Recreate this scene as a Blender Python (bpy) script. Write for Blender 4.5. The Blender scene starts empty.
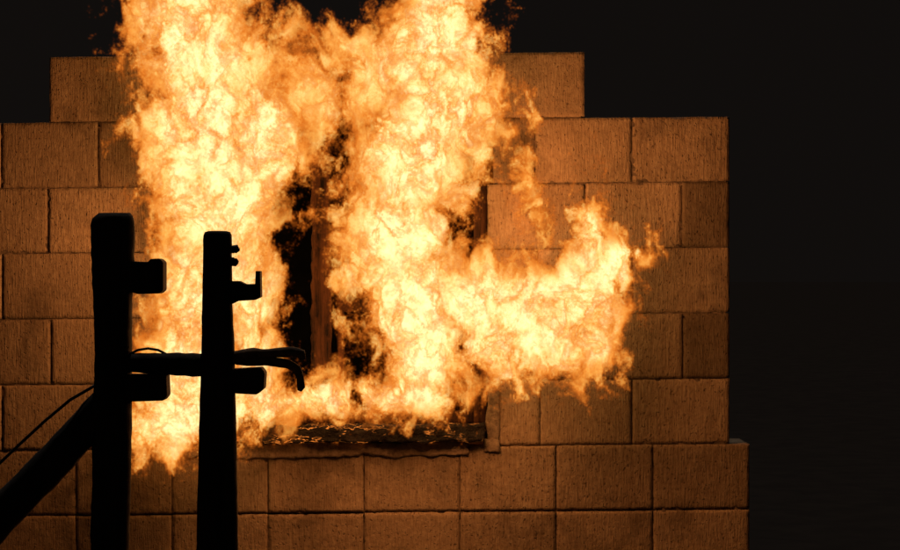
import bpy, bmesh, math, random
from mathutils import Vector, noise as mn
random.seed(7)
S=0.004; D=8.5; ZC=2.1; CY=-D
sc=bpy.context.scene
def P(px,py,y=0.0):
    k=S*(y-CY)/D
    return Vector(((px-450)*k, y, ZC+(275-py)*k))
def link(o):
    sc.collection.objects.link(o); return o
def mesh_obj(name,bm,mat,smooth=True,parent=None):
    me=bpy.data.meshes.new(name); bm.to_mesh(me); bm.free()
    if smooth:
        for p in me.polygons: p.use_smooth=True
    o=bpy.data.objects.new(name,me); me.materials.append(mat); link(o)
    if parent: o.parent=parent
    return o
def empty(name):
    o=bpy.data.objects.new(name,None); return link(o)

# ---------- material helpers
class NT:
    def __init__(s,nt): s.nt=nt
    def n(s,t,**kw):
        nd=s.nt.nodes.new(t)
        for k,v in kw.items(): setattr(nd,k,v)
        return nd
    def set(s,sock,v):
        if isinstance(v,bpy.types.NodeSocket): s.nt.links.new(v,sock)
        elif v is not None: sock.default_value=v
    def m(s,op,a,b=None,c=None,clamp=False):
        nd=s.n('ShaderNodeMath',operation=op,use_clamp=clamp)
        s.set(nd.inputs[0],a); s.set(nd.inputs[1],b); s.set(nd.inputs[2],c)
        return nd.outputs[0]
    def v(s,op,a,b=None,sc=None):
        nd=s.n('ShaderNodeVectorMath',operation=op)
        s.set(nd.inputs[0],a)
        if b is not None: s.set(nd.inputs[1],b)
        if sc is not None: s.set(nd.inputs['Scale'],sc)
        return nd.outputs['Value'] if op in('LENGTH','DISTANCE','DOT_PRODUCT') else nd.outputs[0]
    def noise(s,vec,scale,detail=3,rough=.55,dist=0,typ='FBM',col=False):
        nd=s.n('ShaderNodeTexNoise',noise_type=typ)
        s.set(nd.inputs['Vector'],vec)
        nd.inputs['Scale'].default_value=scale; nd.inputs['Detail'].default_value=detail
        nd.inputs['Roughness'].default_value=rough; nd.inputs['Distortion'].default_value=dist
        return nd.outputs[1] if col else nd.outputs[0]
    def ramp(s,f,stops):
        nd=s.n('ShaderNodeValToRGB'); s.set(nd.inputs[0],f)
        cr=nd.color_ramp
        while len(cr.elements)<len(stops): cr.elements.new(.5)
        for e,(p,c) in zip(cr.elements,stops):
            e.position=p; e.color=(c if len(c)==4 else (*c,1))
        return nd.outputs[0]
    def mix(s,f,a,b,mode='MIX'):
        nd=s.n('ShaderNodeMix',data_type='RGBA',blend_type=mode)
        s.set(nd.inputs[0],f); s.set(nd.inputs[6],a); s.set(nd.inputs[7],b)
        return nd.outputs[2]
def newmat(name):
    m=bpy.data.materials.new(name); m.use_nodes=True
    nt=m.node_tree; b=nt.nodes['Principled BSDF']; return m,NT(nt),b

# ---------- materials
def mat_block():
    m,t,b=newmat('aerated_concrete')
    co=t.n('ShaderNodeTexCoord').outputs['Object']
    tone=t.n('ShaderNodeAttribute',attribute_name='tone'); 
    sep=t.n('ShaderNodeSeparateColor'); t.set(sep.inputs[0],tone.outputs['Color'])
    st=t.v('MULTIPLY',co,(1,1,.10))
    n1=t.noise(st,160,2,.6)
    n3=t.noise(co,5,3,.6)
    n4=t.noise(co,42,4,.72)
    pits=t.ramp(t.noise(t.v('MULTIPLY',co,(1,1,.6)),120,1,.6),[(.25,(0,0,0)),(.38,(1,1,1))])
    c=t.mix(n3,(.38,.26,.16,1),(.58,.435,.29,1))
    c=t.mix(t.m('MULTIPLY',t.ramp(n4,[(.33,(1,1,1)),(.60,(0,0,0))]),.5),c,(.25,.15,.085,1))
    c=t.mix(t.m('MULTIPLY',t.ramp(n1,[(.36,(1,1,1)),(.62,(0,0,0))]),.42),c,(.21,.125,.072,1))
    c=t.mix(t.m('MULTIPLY',t.m('SUBTRACT',1,pits),.6),c,(.09,.055,.036,1))
    mul=t.n('ShaderNodeCombineColor'); 
    for i in range(3): t.set(mul.inputs[i],sep.outputs[0])
    c=t.mix(1.0,c,mul.outputs[0],'MULTIPLY')
    so=t.ramp(t.noise(co,2.6,5,.68,1.0),[(.50,(0,0,0)),(.74,(1,1,1))])
    c=t.mix(t.m('MULTIPLY',so,.6),c,(.05,.033,.024,1))
    t.set(b.inputs['Base Color'],c); b.inputs['Roughness'].default_value=.95
    b.inputs['Specular IOR Level'].default_value=0
    h=t.m('ADD',t.m('MULTIPLY',n1,.8),t.m('MULTIPLY',pits,.5)); h=t.m('ADD',h,n4)
    bp=t.n('ShaderNodeBump'); bp.inputs['Strength'].default_value=.95; bp.inputs['Distance'].default_value=.005
    t.set(bp.inputs['Height'],h); t.set(b.inputs['Normal'],bp.outputs[0]); return m
def mat_simple(name,c1,c2,scale,bump=.5,bd=.004,stretch=(1,1,1),rough=.9,det=4,spec=.2):
    m,t,b=newmat(name)
    co=t.v('MULTIPLY',t.n('ShaderNodeTexCoord').outputs['Object'],stretch)
    n=t.noise(co,scale,det,.65)
    c=t.mix(t.ramp(n,[(.35,(0,0,0)),(.65,(1,1,1))]),(*c1,1),(*c2,1))
    t.set(b.inputs['Base Color'],c); b.inputs['Roughness'].default_value=rough
    b.inputs['Specular IOR Level'].default_value=spec
    bp=t.n('ShaderNodeBump'); bp.inputs['Strength'].default_value=bump; bp.inputs['Distance'].default_value=bd
    t.set(bp.inputs['Height'],n); t.set(b.inputs['Normal'],bp.outputs[0]); return m
def mat_char():
    m,t,b=newmat('charred_wood_embers')
    co=t.n('ShaderNodeTexCoord').outputs['Object']
    n=t.noise(co,60,4,.7)
    t.set(b.inputs['Base Color'],t.mix(n,(.006,.005,.004,1),(.035,.022,.016,1)))
    ln=t.noise(t.v('MULTIPLY',co,(.35,1,1.3)),15,4,.65)
    crack=t.ramp(t.m('ABSOLUTE',t.m('SUBTRACT',ln,.52)),[(.0,(1,1,1)),(.02,(0,0,0))])
    hot=t.ramp(t.noise(co,7,3,.6),[(.46,(0,0,0)),(.62,(1,1,1))])
    b.inputs['Emission Color'].default_value=(1,.26,.035,1)
    t.set(b.inputs['Emission Strength'],t.m('MULTIPLY',t.m('MULTIPLY',crack,hot),1.2))
    b.inputs['Roughness'].default_value=.7
    bp=t.n('ShaderNodeBump'); bp.inputs['Strength'].default_value=.9; bp.inputs['Distance'].default_value=.01
    t.set(bp.inputs['Height'],t.m('ADD',n,ln)); t.set(b.inputs['Normal'],bp.outputs[0]); return m
M_block=mat_block()
M_mortar=mat_simple('mortar_mat',(.20,.14,.095),(.42,.31,.21),50,.9,.006)
M_joint=mat_simple('joint_mat',(.05,.035,.025),(.26,.18,.12),30)
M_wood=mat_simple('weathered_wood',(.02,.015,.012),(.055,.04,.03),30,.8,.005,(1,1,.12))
M_frame=mat_simple('burnt_frame_wood',(.006,.004,.0035),(.11,.045,.02),34,.8,.008,(1,1,.08))
M_soil=mat_simple('soil',(.036,.029,.025),(.044,.035,.029),3,.2,.01,det=2,spec=0,rough=1)
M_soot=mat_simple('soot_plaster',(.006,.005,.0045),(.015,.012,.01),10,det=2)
M_char=mat_char()
M_steel=mat_simple('dark_steel',(.03,.028,.026),(.07,.06,.05),30,.3,.002,rough=.5)
M_tip=mat_simple('firelit_tip_wood',(.10,.06,.035),(.34,.2,.11),30,.6,.003,(1,1,1))  # lighter brown paints in the firelight on the rail end and bent tip

# ---------- block wall (rows follow the photo's coursing; courses are laid slightly out of level)
def line(row,px):
    yl=57+65.6*row; return yl-(6.8/730.0)*px
def block(bm,lay,x0,x1,row,tone,dy=0.0,depth=.30,ztop=None):
    g=.6
    nx=max(6,int((x1-x0)/4)); nz=16
    sd=Vector((random.uniform(0,50),random.uniform(0,50),random.uniform(0,50)))
    rnd=[random.uniform(-1.0,1.0) for _ in range(4)]
    grid=[]
    for j in range(nz+1):
        v=j/nz; r=[]
        v=.5-.5*math.copysign(abs(1-2*v)**.8,1-2*v)
        for i in range(nx+1):
            u=i/nx; u=.5-.5*math.copysign(abs(1-2*u)**.8,1-2*u)
            px=x0+g+(x1-x0-2*g)*u
            a=line(row,px)+g+rnd[0]*.4; bb=line(row+1,px)-g
            if ztop is not None: a=ztop-(6.8/730)*px
            py=a+(bb-a)*v
            p=P(px,py,dy)
            edge=min(u*(x1-x0),(1-u)*(x1-x0),v*66,(1-v)*66)
            e=math.exp(-edge/1.2)
            nn=mn.noise(p*55+sd); n2=mn.noise(p*18+sd)
            p.y+= .0018*e + .001*nn + .0012*n2 + max(0,nn-.25)*.024*math.exp(-edge/2.6)
            if edge<.1:
                if i in(0,nx): p.x+=(.0018*nn+.0014*n2)
                if j in(0,nz): p.z+=(.0018*nn+.0014*n2)
            r.append(bm.verts.new(p))
        grid.append(r)
    fs=[]
    for j in range(nz):
        for i in range(nx):
            fs.append(bm.faces.new((grid[j][i],grid[j+1][i],grid[j+1][i+1],grid[j][i+1])))
    loop=[grid[0][i] for i in range(nx+1)]+[grid[j][nx] for j in range(1,nz+1)]+[grid[nz][i] for i in range(nx-1,-1,-1)]+[grid[j][0] for j in range(nz-1,0,-1)]
    back=[bm.verts.new((q.co.x,dy+depth,q.co.z)) for q in loop]
    n=len(loop)
    for k in range(n):
        fs.append(bm.faces.new((loop[k],loop[(k+1)%n],back[(k+1)%n],back[k])))
    fs.append(bm.faces.new(back))
    for f in fs:
        for l in f.loops: l[lay]=(tone,tone,tone,1)
bm=bmesh.new(); lay=bm.loops.layers.float_color.new('tone')
rows={
 0:[(49,147),(147,245),(487,585)],
 1:[(-96,1),(1,98),(98,155),(493,535),(535,632),(632,730)],
 2:[(-148,-50),(-50,48),(48,150),(487,585),(585,682),(682,730)],
 3:[(-95,2),(2,99),(99,155),(493,537),(537,633),(633,730)],
 4:[(-142,-45),(-45,51),(51,150),(487,585),(585,683),(683,730)],
 5:[(-95,2),(2,99),(99,155),(498,540),(540,632),(632,730)],
 6:[(-118,-20),(-20,76),(76,172),(172,268),(268,364),(364,460),(460,556),(556,653),(653,750)],
}
for r in (7,8,9,10): rows[r]=list(rows[6])
dark={(0,487):.85,(1,493):.6,(1,535):.95,(2,682):.45,(4,683):.45,(3,2):.75,(4,51):.8,(2,-50):.8,(1,1):.75,(5,498):1.25,(6,653):.8,(4,585):.85,(1,98):.7,(0,49):.85,(5,2):.8,(6,-20):.8,(4,-45):.75,(3,633):.85,(1,632):.85}
for r,bl in rows.items():
    for (a,b_) in bl:
        t=dark.get((r,a),random.uniform(.85,1.12))*(.85 if r>=7 else .93 if r==6 else 1)
        block(bm,lay,a,b_,r,t,dy=random.uniform(-.003,.003))
for a,b_ in ((245,342),(342,440),(440,487)):
    block(bm,lay,a,b_,0,.8,dy=-.004,ztop=41)
wall=empty('concrete_block_wall')
mesh_obj('blocks',bm,M_block,True,wall)
bm=bmesh.new()
def boxpx(bm,x0,x1,y0,y1,ya,yb):
    p=P(x0,y1,0); q=P(x1,y0,0)
    vs=[bm.verts.new((x,y,z)) for x in(p.x,q.x) for y in(ya,yb) for z in(p.z,q.z)]
    for f in((0,1,3,2),(4,6,7,5),(0,4,5,1),(2,3,7,6),(0,2,6,4),(1,5,7,3)): bm.faces.new([vs[i] for i in f])
for r,bl in rows.items():
    segs=[]; 
    for a,b_ in bl:
        if segs and abs(segs[-1][1]-a)<2: segs[-1][1]=b_
        else: segs.append([a,b_])
    for a,b_ in segs:
        boxpx(bm,a+4,b_-4,line(r,a)+ (5 if r==0 else 3),line(r+1,b_)+(4 if r<10 else -2),.005+.0003*r,.28+.0007*r)
bmesh.ops.recalc_face_normals(bm,faces=bm.faces)
mesh_obj('mortar_joints',bm,M_joint,False,wall)

def lumpy_box(name,x0,x1,y0,y1,ya,yb,mat,parent,amp=.006,freq=22,tilt=0.0):
    """lumpy bar given by photo extents at wall plane, depth ya..yb"""
    bm=bmesh.new(); bmesh.ops.create_cube(bm,size=1)
    p=P(x0,y1,0); q=P(x1,y0,0)
    L=Vector((q.x-p.x,yb-ya,q.z-p.z)); c=Vector(((p.x+q.x)/2,(ya+yb)/2,(p.z+q.z)/2))
    for v in bm.verts: v.co=Vector((v.co.x*L.x,v.co.y*L.y,v.co.z*L.z))+c
    st=.010
    for ax in range(3):
        n=min(160,int(L[ax]/st))
        if n<1: continue
        for k in range(1,n+1):
            co=c.copy(); co[ax]=c[ax]-L[ax]/2+L[ax]*k/(n+1)
            no=Vector((0,0,0)); no[ax]=1
            bmesh.ops.bisect_plane(bm,geom=bm.verts[:]+bm.edges[:]+bm.faces[:],plane_co=co,plane_no=no)
    for v in bm.verts:
        v0=v.co.copy()
        n=mn.noise_vector(v0*freq)+mn.noise_vector(v0*freq*2.7)*.5
        v.co+=n*amp; v.co.z+=tilt*(v0.x-c.x)
    return mesh_obj(name,bm,mat,True,parent)
# ---------- burnt window
win=empty('burnt_window')
lumpy_box('frame_left',155,168,120,424,.03,.12,M_frame,win,.003)
lumpy_box('frame_right',474,487,118,424,.03,.12,M_frame,win,.003)
lumpy_box('frame_top',155,487,112,124,.03,.12,M_frame,win,.003)
lumpy_box('frame_bottom',168,474,412,424,.05,.12,M_frame,win,.004)
lumpy_box('mullion',311,330,124,412,.04,.12,M_frame,win,.009)
lumpy_box('sash_stile',336,343,170,412,.07,.10,M_frame,win,.005)
lumpy_box('sash_rail',338,374,300,312,.07,.10,M_frame,win,.004)
lumpy_box('charred_sill',236,484,425,441,-.06,.2,M_char,win,.011,26,.006)
lumpy_box('charred_sill_end',152,240,428,443,-.03,.2,M_char,win,.008,30)
mb=empty('mortar_bed')
lumpy_box('bed_strip',150,466,443,457,-.012,.02,M_mortar,mb,.014,13,.009)
lumpy_box('jamb_smear',487,499,350,447,-.006,.02,M_mortar,mb,.008,16)
lumpy_box('jamb_drip',484,499,438,453,-.014,.02,M_mortar,mb,.011,22)
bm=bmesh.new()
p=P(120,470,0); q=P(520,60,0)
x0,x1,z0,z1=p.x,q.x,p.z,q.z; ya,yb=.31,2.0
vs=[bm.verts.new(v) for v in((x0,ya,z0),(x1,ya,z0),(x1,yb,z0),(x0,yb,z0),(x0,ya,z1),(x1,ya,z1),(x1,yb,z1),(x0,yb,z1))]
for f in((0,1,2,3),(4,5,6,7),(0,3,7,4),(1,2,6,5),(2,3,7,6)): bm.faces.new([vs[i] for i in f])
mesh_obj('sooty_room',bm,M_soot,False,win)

# ---------- ground
bm=bmesh.new(); zg=P(0,line(11,0)-4,0).z
n=60
gv=[[bm.verts.new((math.copysign(abs(i/n*2-1)**3,i/n*2-1)*600, math.copysign(abs(j/n*2-1)**3,j/n*2-1)*600, zg+ .02*mn.noise(Vector((i,j,0))*.7))) for i in range(n+1)] for j in range(n+1)]
for j in range(n):
    for i in range(n): bm.faces.new((gv[j][i],gv[j][i+1],gv[j+1][i+1],gv[j+1][i]))
mesh_obj('ground',bm,M_soil)

# ---------- foreground timber
YF=-2.6
def tube(name,pts,mat,parent=None,seg=20,amp=.004,cap=True,step=.02):
    path=[]
    for k in range(len(pts)-1):
        a,ra=pts[k]; b_,rb=pts[k+1]; m=max(1,int((b_-a).length/step))
        for i in range(m): f=i/m; path.append((a.lerp(b_,f),ra+(rb-ra)*f))
    path.append(pts[-1])
    bm=bmesh.new(); rings=[]
    up=Vector((0,1,0))
    for k,(c,r) in enumerate(path):
        a=path[max(0,k-1)][0]; b_=path[min(len(path)-1,k+1)][0]
        t=(b_-a).normalized(); s=t.cross(up).normalized(); w=s.cross(t)
        ring=[]
        for i in range(seg):
            an=2*math.pi*i/seg; d=s*math.cos(an)+w*math.sin(an)
            q=c+d*r; q+=d*(amp*(mn.noise(Vector((q.x*22,q.y*22,q.z*5)))+.5*mn.noise(q*45)))
            ring.append(bm.verts.new(q))
        rings.append(ring)
    for a,b_ in zip(rings,rings[1:]):
        for i in range(seg): bm.faces.new((a[i],a[(i+1)%seg],b_[(i+1)%seg],b_[i]))
    bm.faces.new(rings[0]); bm.faces.new(rings[-1][::-1])
    bmesh.ops.recalc_face_normals(bm,faces=bm.faces)
    return mesh_obj(name,bm,mat,True,parent)
def T(px,py,rpx,y=YF): return (P(px,py,y),rpx*S*(y-CY)/D)
def slab(name,outline,y0,y1,mat,parent,bev=.004):
    bm=bmesh.new()
    f=[bm.verts.new(P(a,b_,YF)+Vector((0,y0-YF,0))) for a,b_ in outline]
    k=[bm.verts.new(P(a,b_,YF)+Vector((0,y1-YF,0))) for a,b_ in outline]
    n=len(f); bm.faces.new(f); bm.faces.new(k[::-1])
    for i in range(n): bm.faces.new((f[i],f[(i+1)%n],k[(i+1)%n],k[i]))
    bmesh.ops.recalc_face_normals(bm,faces=bm.faces)
    o=mesh_obj(name,bm,mat,False,parent)
    md=o.modifiers.new('b','BEVEL'); md.width=bev; md.segments=3
    return o
def zpx(z,y): return 275-(z-ZC)/(S*(y-CY)/D)
gpy=zpx(zg-.1,YF)
A=empty('wooden_post')
tube('trunk',[T(113,213,13),T(113,214.5,17.5),T(113.5,218,20.5),T(113.5,225,21.5),T(113.5,262,21),T(112.5,300,19.5),T(112.5,370,18.5),T(112,420,19.5),T(110.5,550,20),T(110,gpy,21)],M_wood,A,24,.006)
slab('upper_block',[(128,261),(150,262),(152,259),(161,258.5),(165,262),(165,290),(161,293.5),(140,294),(128,291)],YF-.04,YF+.04,M_wood,A)
slab('lower_block',[(126,374),(168,374),(169,395),(165,400),(134,401),(126,396)],YF-.04,YF+.04,M_wood,A)
B=empty('wooden_post')
tube('trunk',[T(217,231,9),T(217,232,12.5),T(217,235,14),T(217,240,14.3),T(217,300,14.8),T(218,350,16.5),T(218,400,18),T(217.5,470,19.5),T(217.5,550,20.5),T(217,gpy,21)],M_wood,B,24,.004)
slab('hook_bracket',[(226,281),(240,281),(246,284),(256,284),(256.5,271),(261,271),(261.5,297),(255,300),(238,301),(232,304),(226,304)],YF-.03,YF+.03,M_wood,B,.002)
slab('lower_block',[(226,369),(262,367),(266,372),(265,388),(258,394),(238,393),(226,390)],YF-.04,YF+.04,M_wood,B)
tube('bolt_head',[T(229,250,3),T(236,249,4.5),T(238,252,2.5)],M_steel,B,10,.001,step=.005)
tube('bolt_nut',[T(229,261,4),T(235,262,4.5),T(238,260,2)],M_steel,B,10,.001,step=.005)
R=empty('wooden_rail')
tube('rail',[T(120,362,8),T(140,363,10.5),T(170,364,11.5),T(200,365,11.5),T(232,362,11)],M_wood,R,16,.004)
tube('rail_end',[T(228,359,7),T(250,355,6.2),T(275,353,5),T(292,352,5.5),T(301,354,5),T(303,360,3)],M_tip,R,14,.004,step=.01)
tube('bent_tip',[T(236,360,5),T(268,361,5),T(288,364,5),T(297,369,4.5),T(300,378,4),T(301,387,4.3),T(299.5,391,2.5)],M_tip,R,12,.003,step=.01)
tube('diagonal_brace',[T(120,388,17),T(60,455,18),T(0,517,19),T(-60,580,19),T(-160,690,20)],M_wood,None,16,.004).name='wooden_brace'
tube('cable',[T(96,385,1.6),T(70,400,1.6),T(45,421,1.6),T(20,444,1.6),T(0,463,1.6),T(-40,505,1.6),T(-100,580,1.6),T(-140,700,1.6)],M_steel,None,8,.0,step=.02)
tube('loop',[T(130,354,1.3),T(138,350,1.3),T(148,348.5,1.3),T(158,350,1.3),T(166,354,1.3),T(170,360,1.3)],M_steel,R,8,0,step=.01)

# ---------- fire volume (voxel field made with geometry nodes)
blobs=[ # px,py,rx,ry, y, ry_depth, hot
 (185,-110,50,80,-.25,.16),(188,-35,52,80,-.25,.16),(198,45,60,75,-.22,.16),(207,130,66,80,-.2,.16),(222,205,60,75,-.15,.16),(209,290,60,85,-.15,.16),
 (192,370,56,66,-.2,.16),(168,422,34,32,-.2,.12),(188,405,45,46,-.2,.14),
 (262,76,58,42,-.22,.12,0),(298,112,36,44,-.2,.11,0),(266,145,36,52,-.15,.14),(318,46,34,22,-.22,.09,0),(254,300,24,50,-.1,.12),(258,355,24,38,-.1,.12),
 (260,399,50,22,-.12,.11),(325,399,60,16,-.12,.09),(395,397,56,20,-.12,.10),
 (455,-70,30,60,-.3,.14),(447,-10,34,50,-.28,.14),(386,46,34,22,-.24,.10,0),(432,52,58,52,-.26,.16),(443,108,60,55,-.26,.16),(412,165,62,60,-.2,.16),(400,240,54,68,-.18,.16),(418,300,56,60,-.2,.18),(424,350,44,46,-.2,.16),
 (368,92,30,46,-.2,.11,0),(368,160,20,48,-.15,.11,0),(373,240,20,56,-.12,.11,0),
 (480,302,52,42,-.28,.16),(530,318,52,42,-.32,.15),(574,308,44,44,-.34,.14),(600,272,30,32,-.34,.11),(588,232,13,28,-.34,.08),(618,253,25,15,-.34,.07),
 (552,348,42,32,-.32,.13),(498,350,36,30,-.26,.13),(585,345,22,29,-.32,.10),
 (524,200,7,16,-.12,.04,0),
]
ng=bpy.data.node_groups.new('fire_field','GeometryNodeTree')
ng.interface.new_socket('Geometry',in_out='OUTPUT',socket_type='NodeSocketGeometry')
g=NT(ng)
pos=g.n('GeometryNodeInputPosition').outputs[0]
ps=g.v('MULTIPLY',pos,(1,1,.72))
w1=g.v('SCALE',g.v('SUBTRACT',g.noise(ps,2.6,2,.5,col=True),(.5,.5,.5)),sc=.18)
p1=g.v('ADD',pos,w1)
w2=g.v('SCALE',g.v('SUBTRACT',g.noise(g.v('ADD',ps,w1),9,3,.55,col=True),(.5,.5,.5)),sc=.18)
p2=g.v('ADD',p1,w2)
acc=None; core=None
for bl in blobs:
    px,py,rx,rz,y,ry=bl[:6]
    c=P(px,py,y); r=(rx*S,ry,rz*S)
    q=g.v('MULTIPLY',g.v('SUBTRACT',p2,tuple(c)),(1/r[0],1/r[1],1/r[2]))
    d=g.v('LENGTH',q)
    rm=min(r)
    val=g.m('MULTIPLY_ADD',d,-rm,rm)
    acc=val if acc is None else g.m('SMOOTH_MAX',acc,val,.04)
    if len(bl)==6:
        d2=g.v('LENGTH',g.v('MULTIPLY',q,(1,.2,1)))
        v2=g.m('SUBTRACT',1,d2)
        core=v2 if core is None else g.m('SMOOTH_MAX',core,v2,.12)
w3=g.v('SCALE',g.v('SUBTRACT',g.noise(p2,24,2,.6,col=True),(.5,.5,.5)),sc=.06)
p3=g.v('ADD',p2,w3)
p3s=g.v('MULTIPLY',p3,(1,1,.66))
n1=g.noise(p3s,9,7,.69)
er=g.m('MULTIPLY',g.m('SUBTRACT',n1,.512),.72)
f=g.m('ADD',acc,er)
mr=g.n('ShaderNodeMapRange',interpolation_type='SMOOTHSTEP'); g.set(mr.inputs[0],f)
mr.inputs[1].default_value=-.015; mr.inputs[2].default_value=.06; mr.inputs[3].default_value=0; mr.inputs[4].default_value=1
n2=g.noise(g.v('ADD',p3s,(7.3,1.1,4.2)),6.5,6,.69)
n3=g.noise(g.v('ADD',p3s,(1.3,9.1,2.2)),34,3,.7)
T_=g.m('MULTIPLY_ADD',g.m('MAXIMUM',g.m('MINIMUM',core,.60),.04),1.15,.27)
T_=g.m('ADD',T_,g.m('MULTIPLY',g.m('SUBTRACT',n2,.5),2.1))
T_=g.m('ADD',T_,g.m('MULTIPLY',g.m('SUBTRACT',n3,.5),.8),clamp=True)
den=g.m('MULTIPLY',mr.outputs[0],g.m('MULTIPLY_ADD',T_,.8,.2))
vc=g.n('GeometryNodeVolumeCube'); g.set(vc.inputs['Density'],den)
mn_=P(95,480,0); mx_=P(690,-190,0); VX=.0058
vc.inputs['Min'].default_value=(mn_.x,-.56,mn_.z); vc.inputs['Max'].default_value=(mx_.x,.08,mx_.z)
vc.inputs['Resolution X'].default_value=int((mx_.x-mn_.x)/VX); vc.inputs['Resolution Y'].default_value=int(.64/.012); vc.inputs['Resolution Z'].default_value=int((mx_.z-mn_.z)/VX)
fm=bpy.data.materials.new('flame'); fm.use_nodes=True; fm.node_tree.nodes.clear(); t=NT(fm.node_tree)
den=t.n('ShaderNodeAttribute',attribute_name='density').outputs['Fac']
col=t.ramp(den,[(.0,(.58,.10,.007)),(.20,(.92,.24,.022)),(.38,(1.12,.50,.09)),(.58,(1.4,.90,.28)),(.88,(1.8,1.38,.64))])
K=38.0
kd=t.m('MULTIPLY',t.m('MULTIPLY',den,2.8,clamp=True),K)
ab=t.n('ShaderNodeVolumeAbsorption'); ab.inputs['Color'].default_value=(0,0,0,1); t.set(ab.inputs['Density'],kd)
em=t.n('ShaderNodeEmission'); t.set(em.inputs['Color'],col); t.set(em.inputs['Strength'],kd)
ad=t.n('ShaderNodeAddShader'); t.set(ad.inputs[0],ab.outputs[0]); t.set(ad.inputs[1],em.outputs[0])
out=t.n('ShaderNodeOutputMaterial'); t.set(out.inputs['Volume'],ad.outputs[0])
fm.cycles.volume_step_rate=4.0
sm=g.n('GeometryNodeSetMaterial'); g.set(sm.inputs[0],vc.outputs[0]); sm.inputs['Material'].default_value=fm
go=g.n('NodeGroupOutput'); g.set(go.inputs[0],sm.outputs[0])
me=bpy.data.meshes.new('fire'); fire=link(bpy.data.objects.new('fire',me)); me.materials.append(fm)
md=fire.modifiers.new('fire','NODES'); md.node_group=ng

# ---------- light of the fire, and an added fill for the ground
for i,(px,py,y,w) in enumerate([(200,210,-.64,28),(430,120,-.68,28),(440,320,-.60,26),(580,270,-.60,27)]):
    l=bpy.data.lights.new('fire_glow','POINT'); l.energy=w; l.color=(1,.39,.12); l.shadow_soft_size=.15
    o=link(bpy.data.objects.new('fire_glow',l)); o.location=P(px,py,y)
sl=bpy.data.lights.new('ground_fill','SUN'); sl.energy=.42; sl.angle=math.radians(2); sl.color=(1,.93,.88)  # added dim sun from behind the wall, lifts the ground to the sky's tone
so=link(bpy.data.objects.new('ground_fill',sl)); so.rotation_euler=(math.radians(-28),0,0)

# ---------- world
w=bpy.data.worlds.new('World'); sc.world=w; w.use_nodes=True
bg=w.node_tree.nodes['Background']; bg.inputs[0].default_value=(.0058,.0046,.0040,1); bg.inputs[1].default_value=.9
cam=bpy.data.cameras.new('cam'); co_=link(bpy.data.objects.new('cam',cam)); co_.location=(0,CY,ZC); co_.rotation_euler=(math.pi/2,0,0)
cam.lens=85; cam.sensor_width=36; cam.clip_end=2000; sc.camera=co_
sc.view_settings.view_transform='Standard'
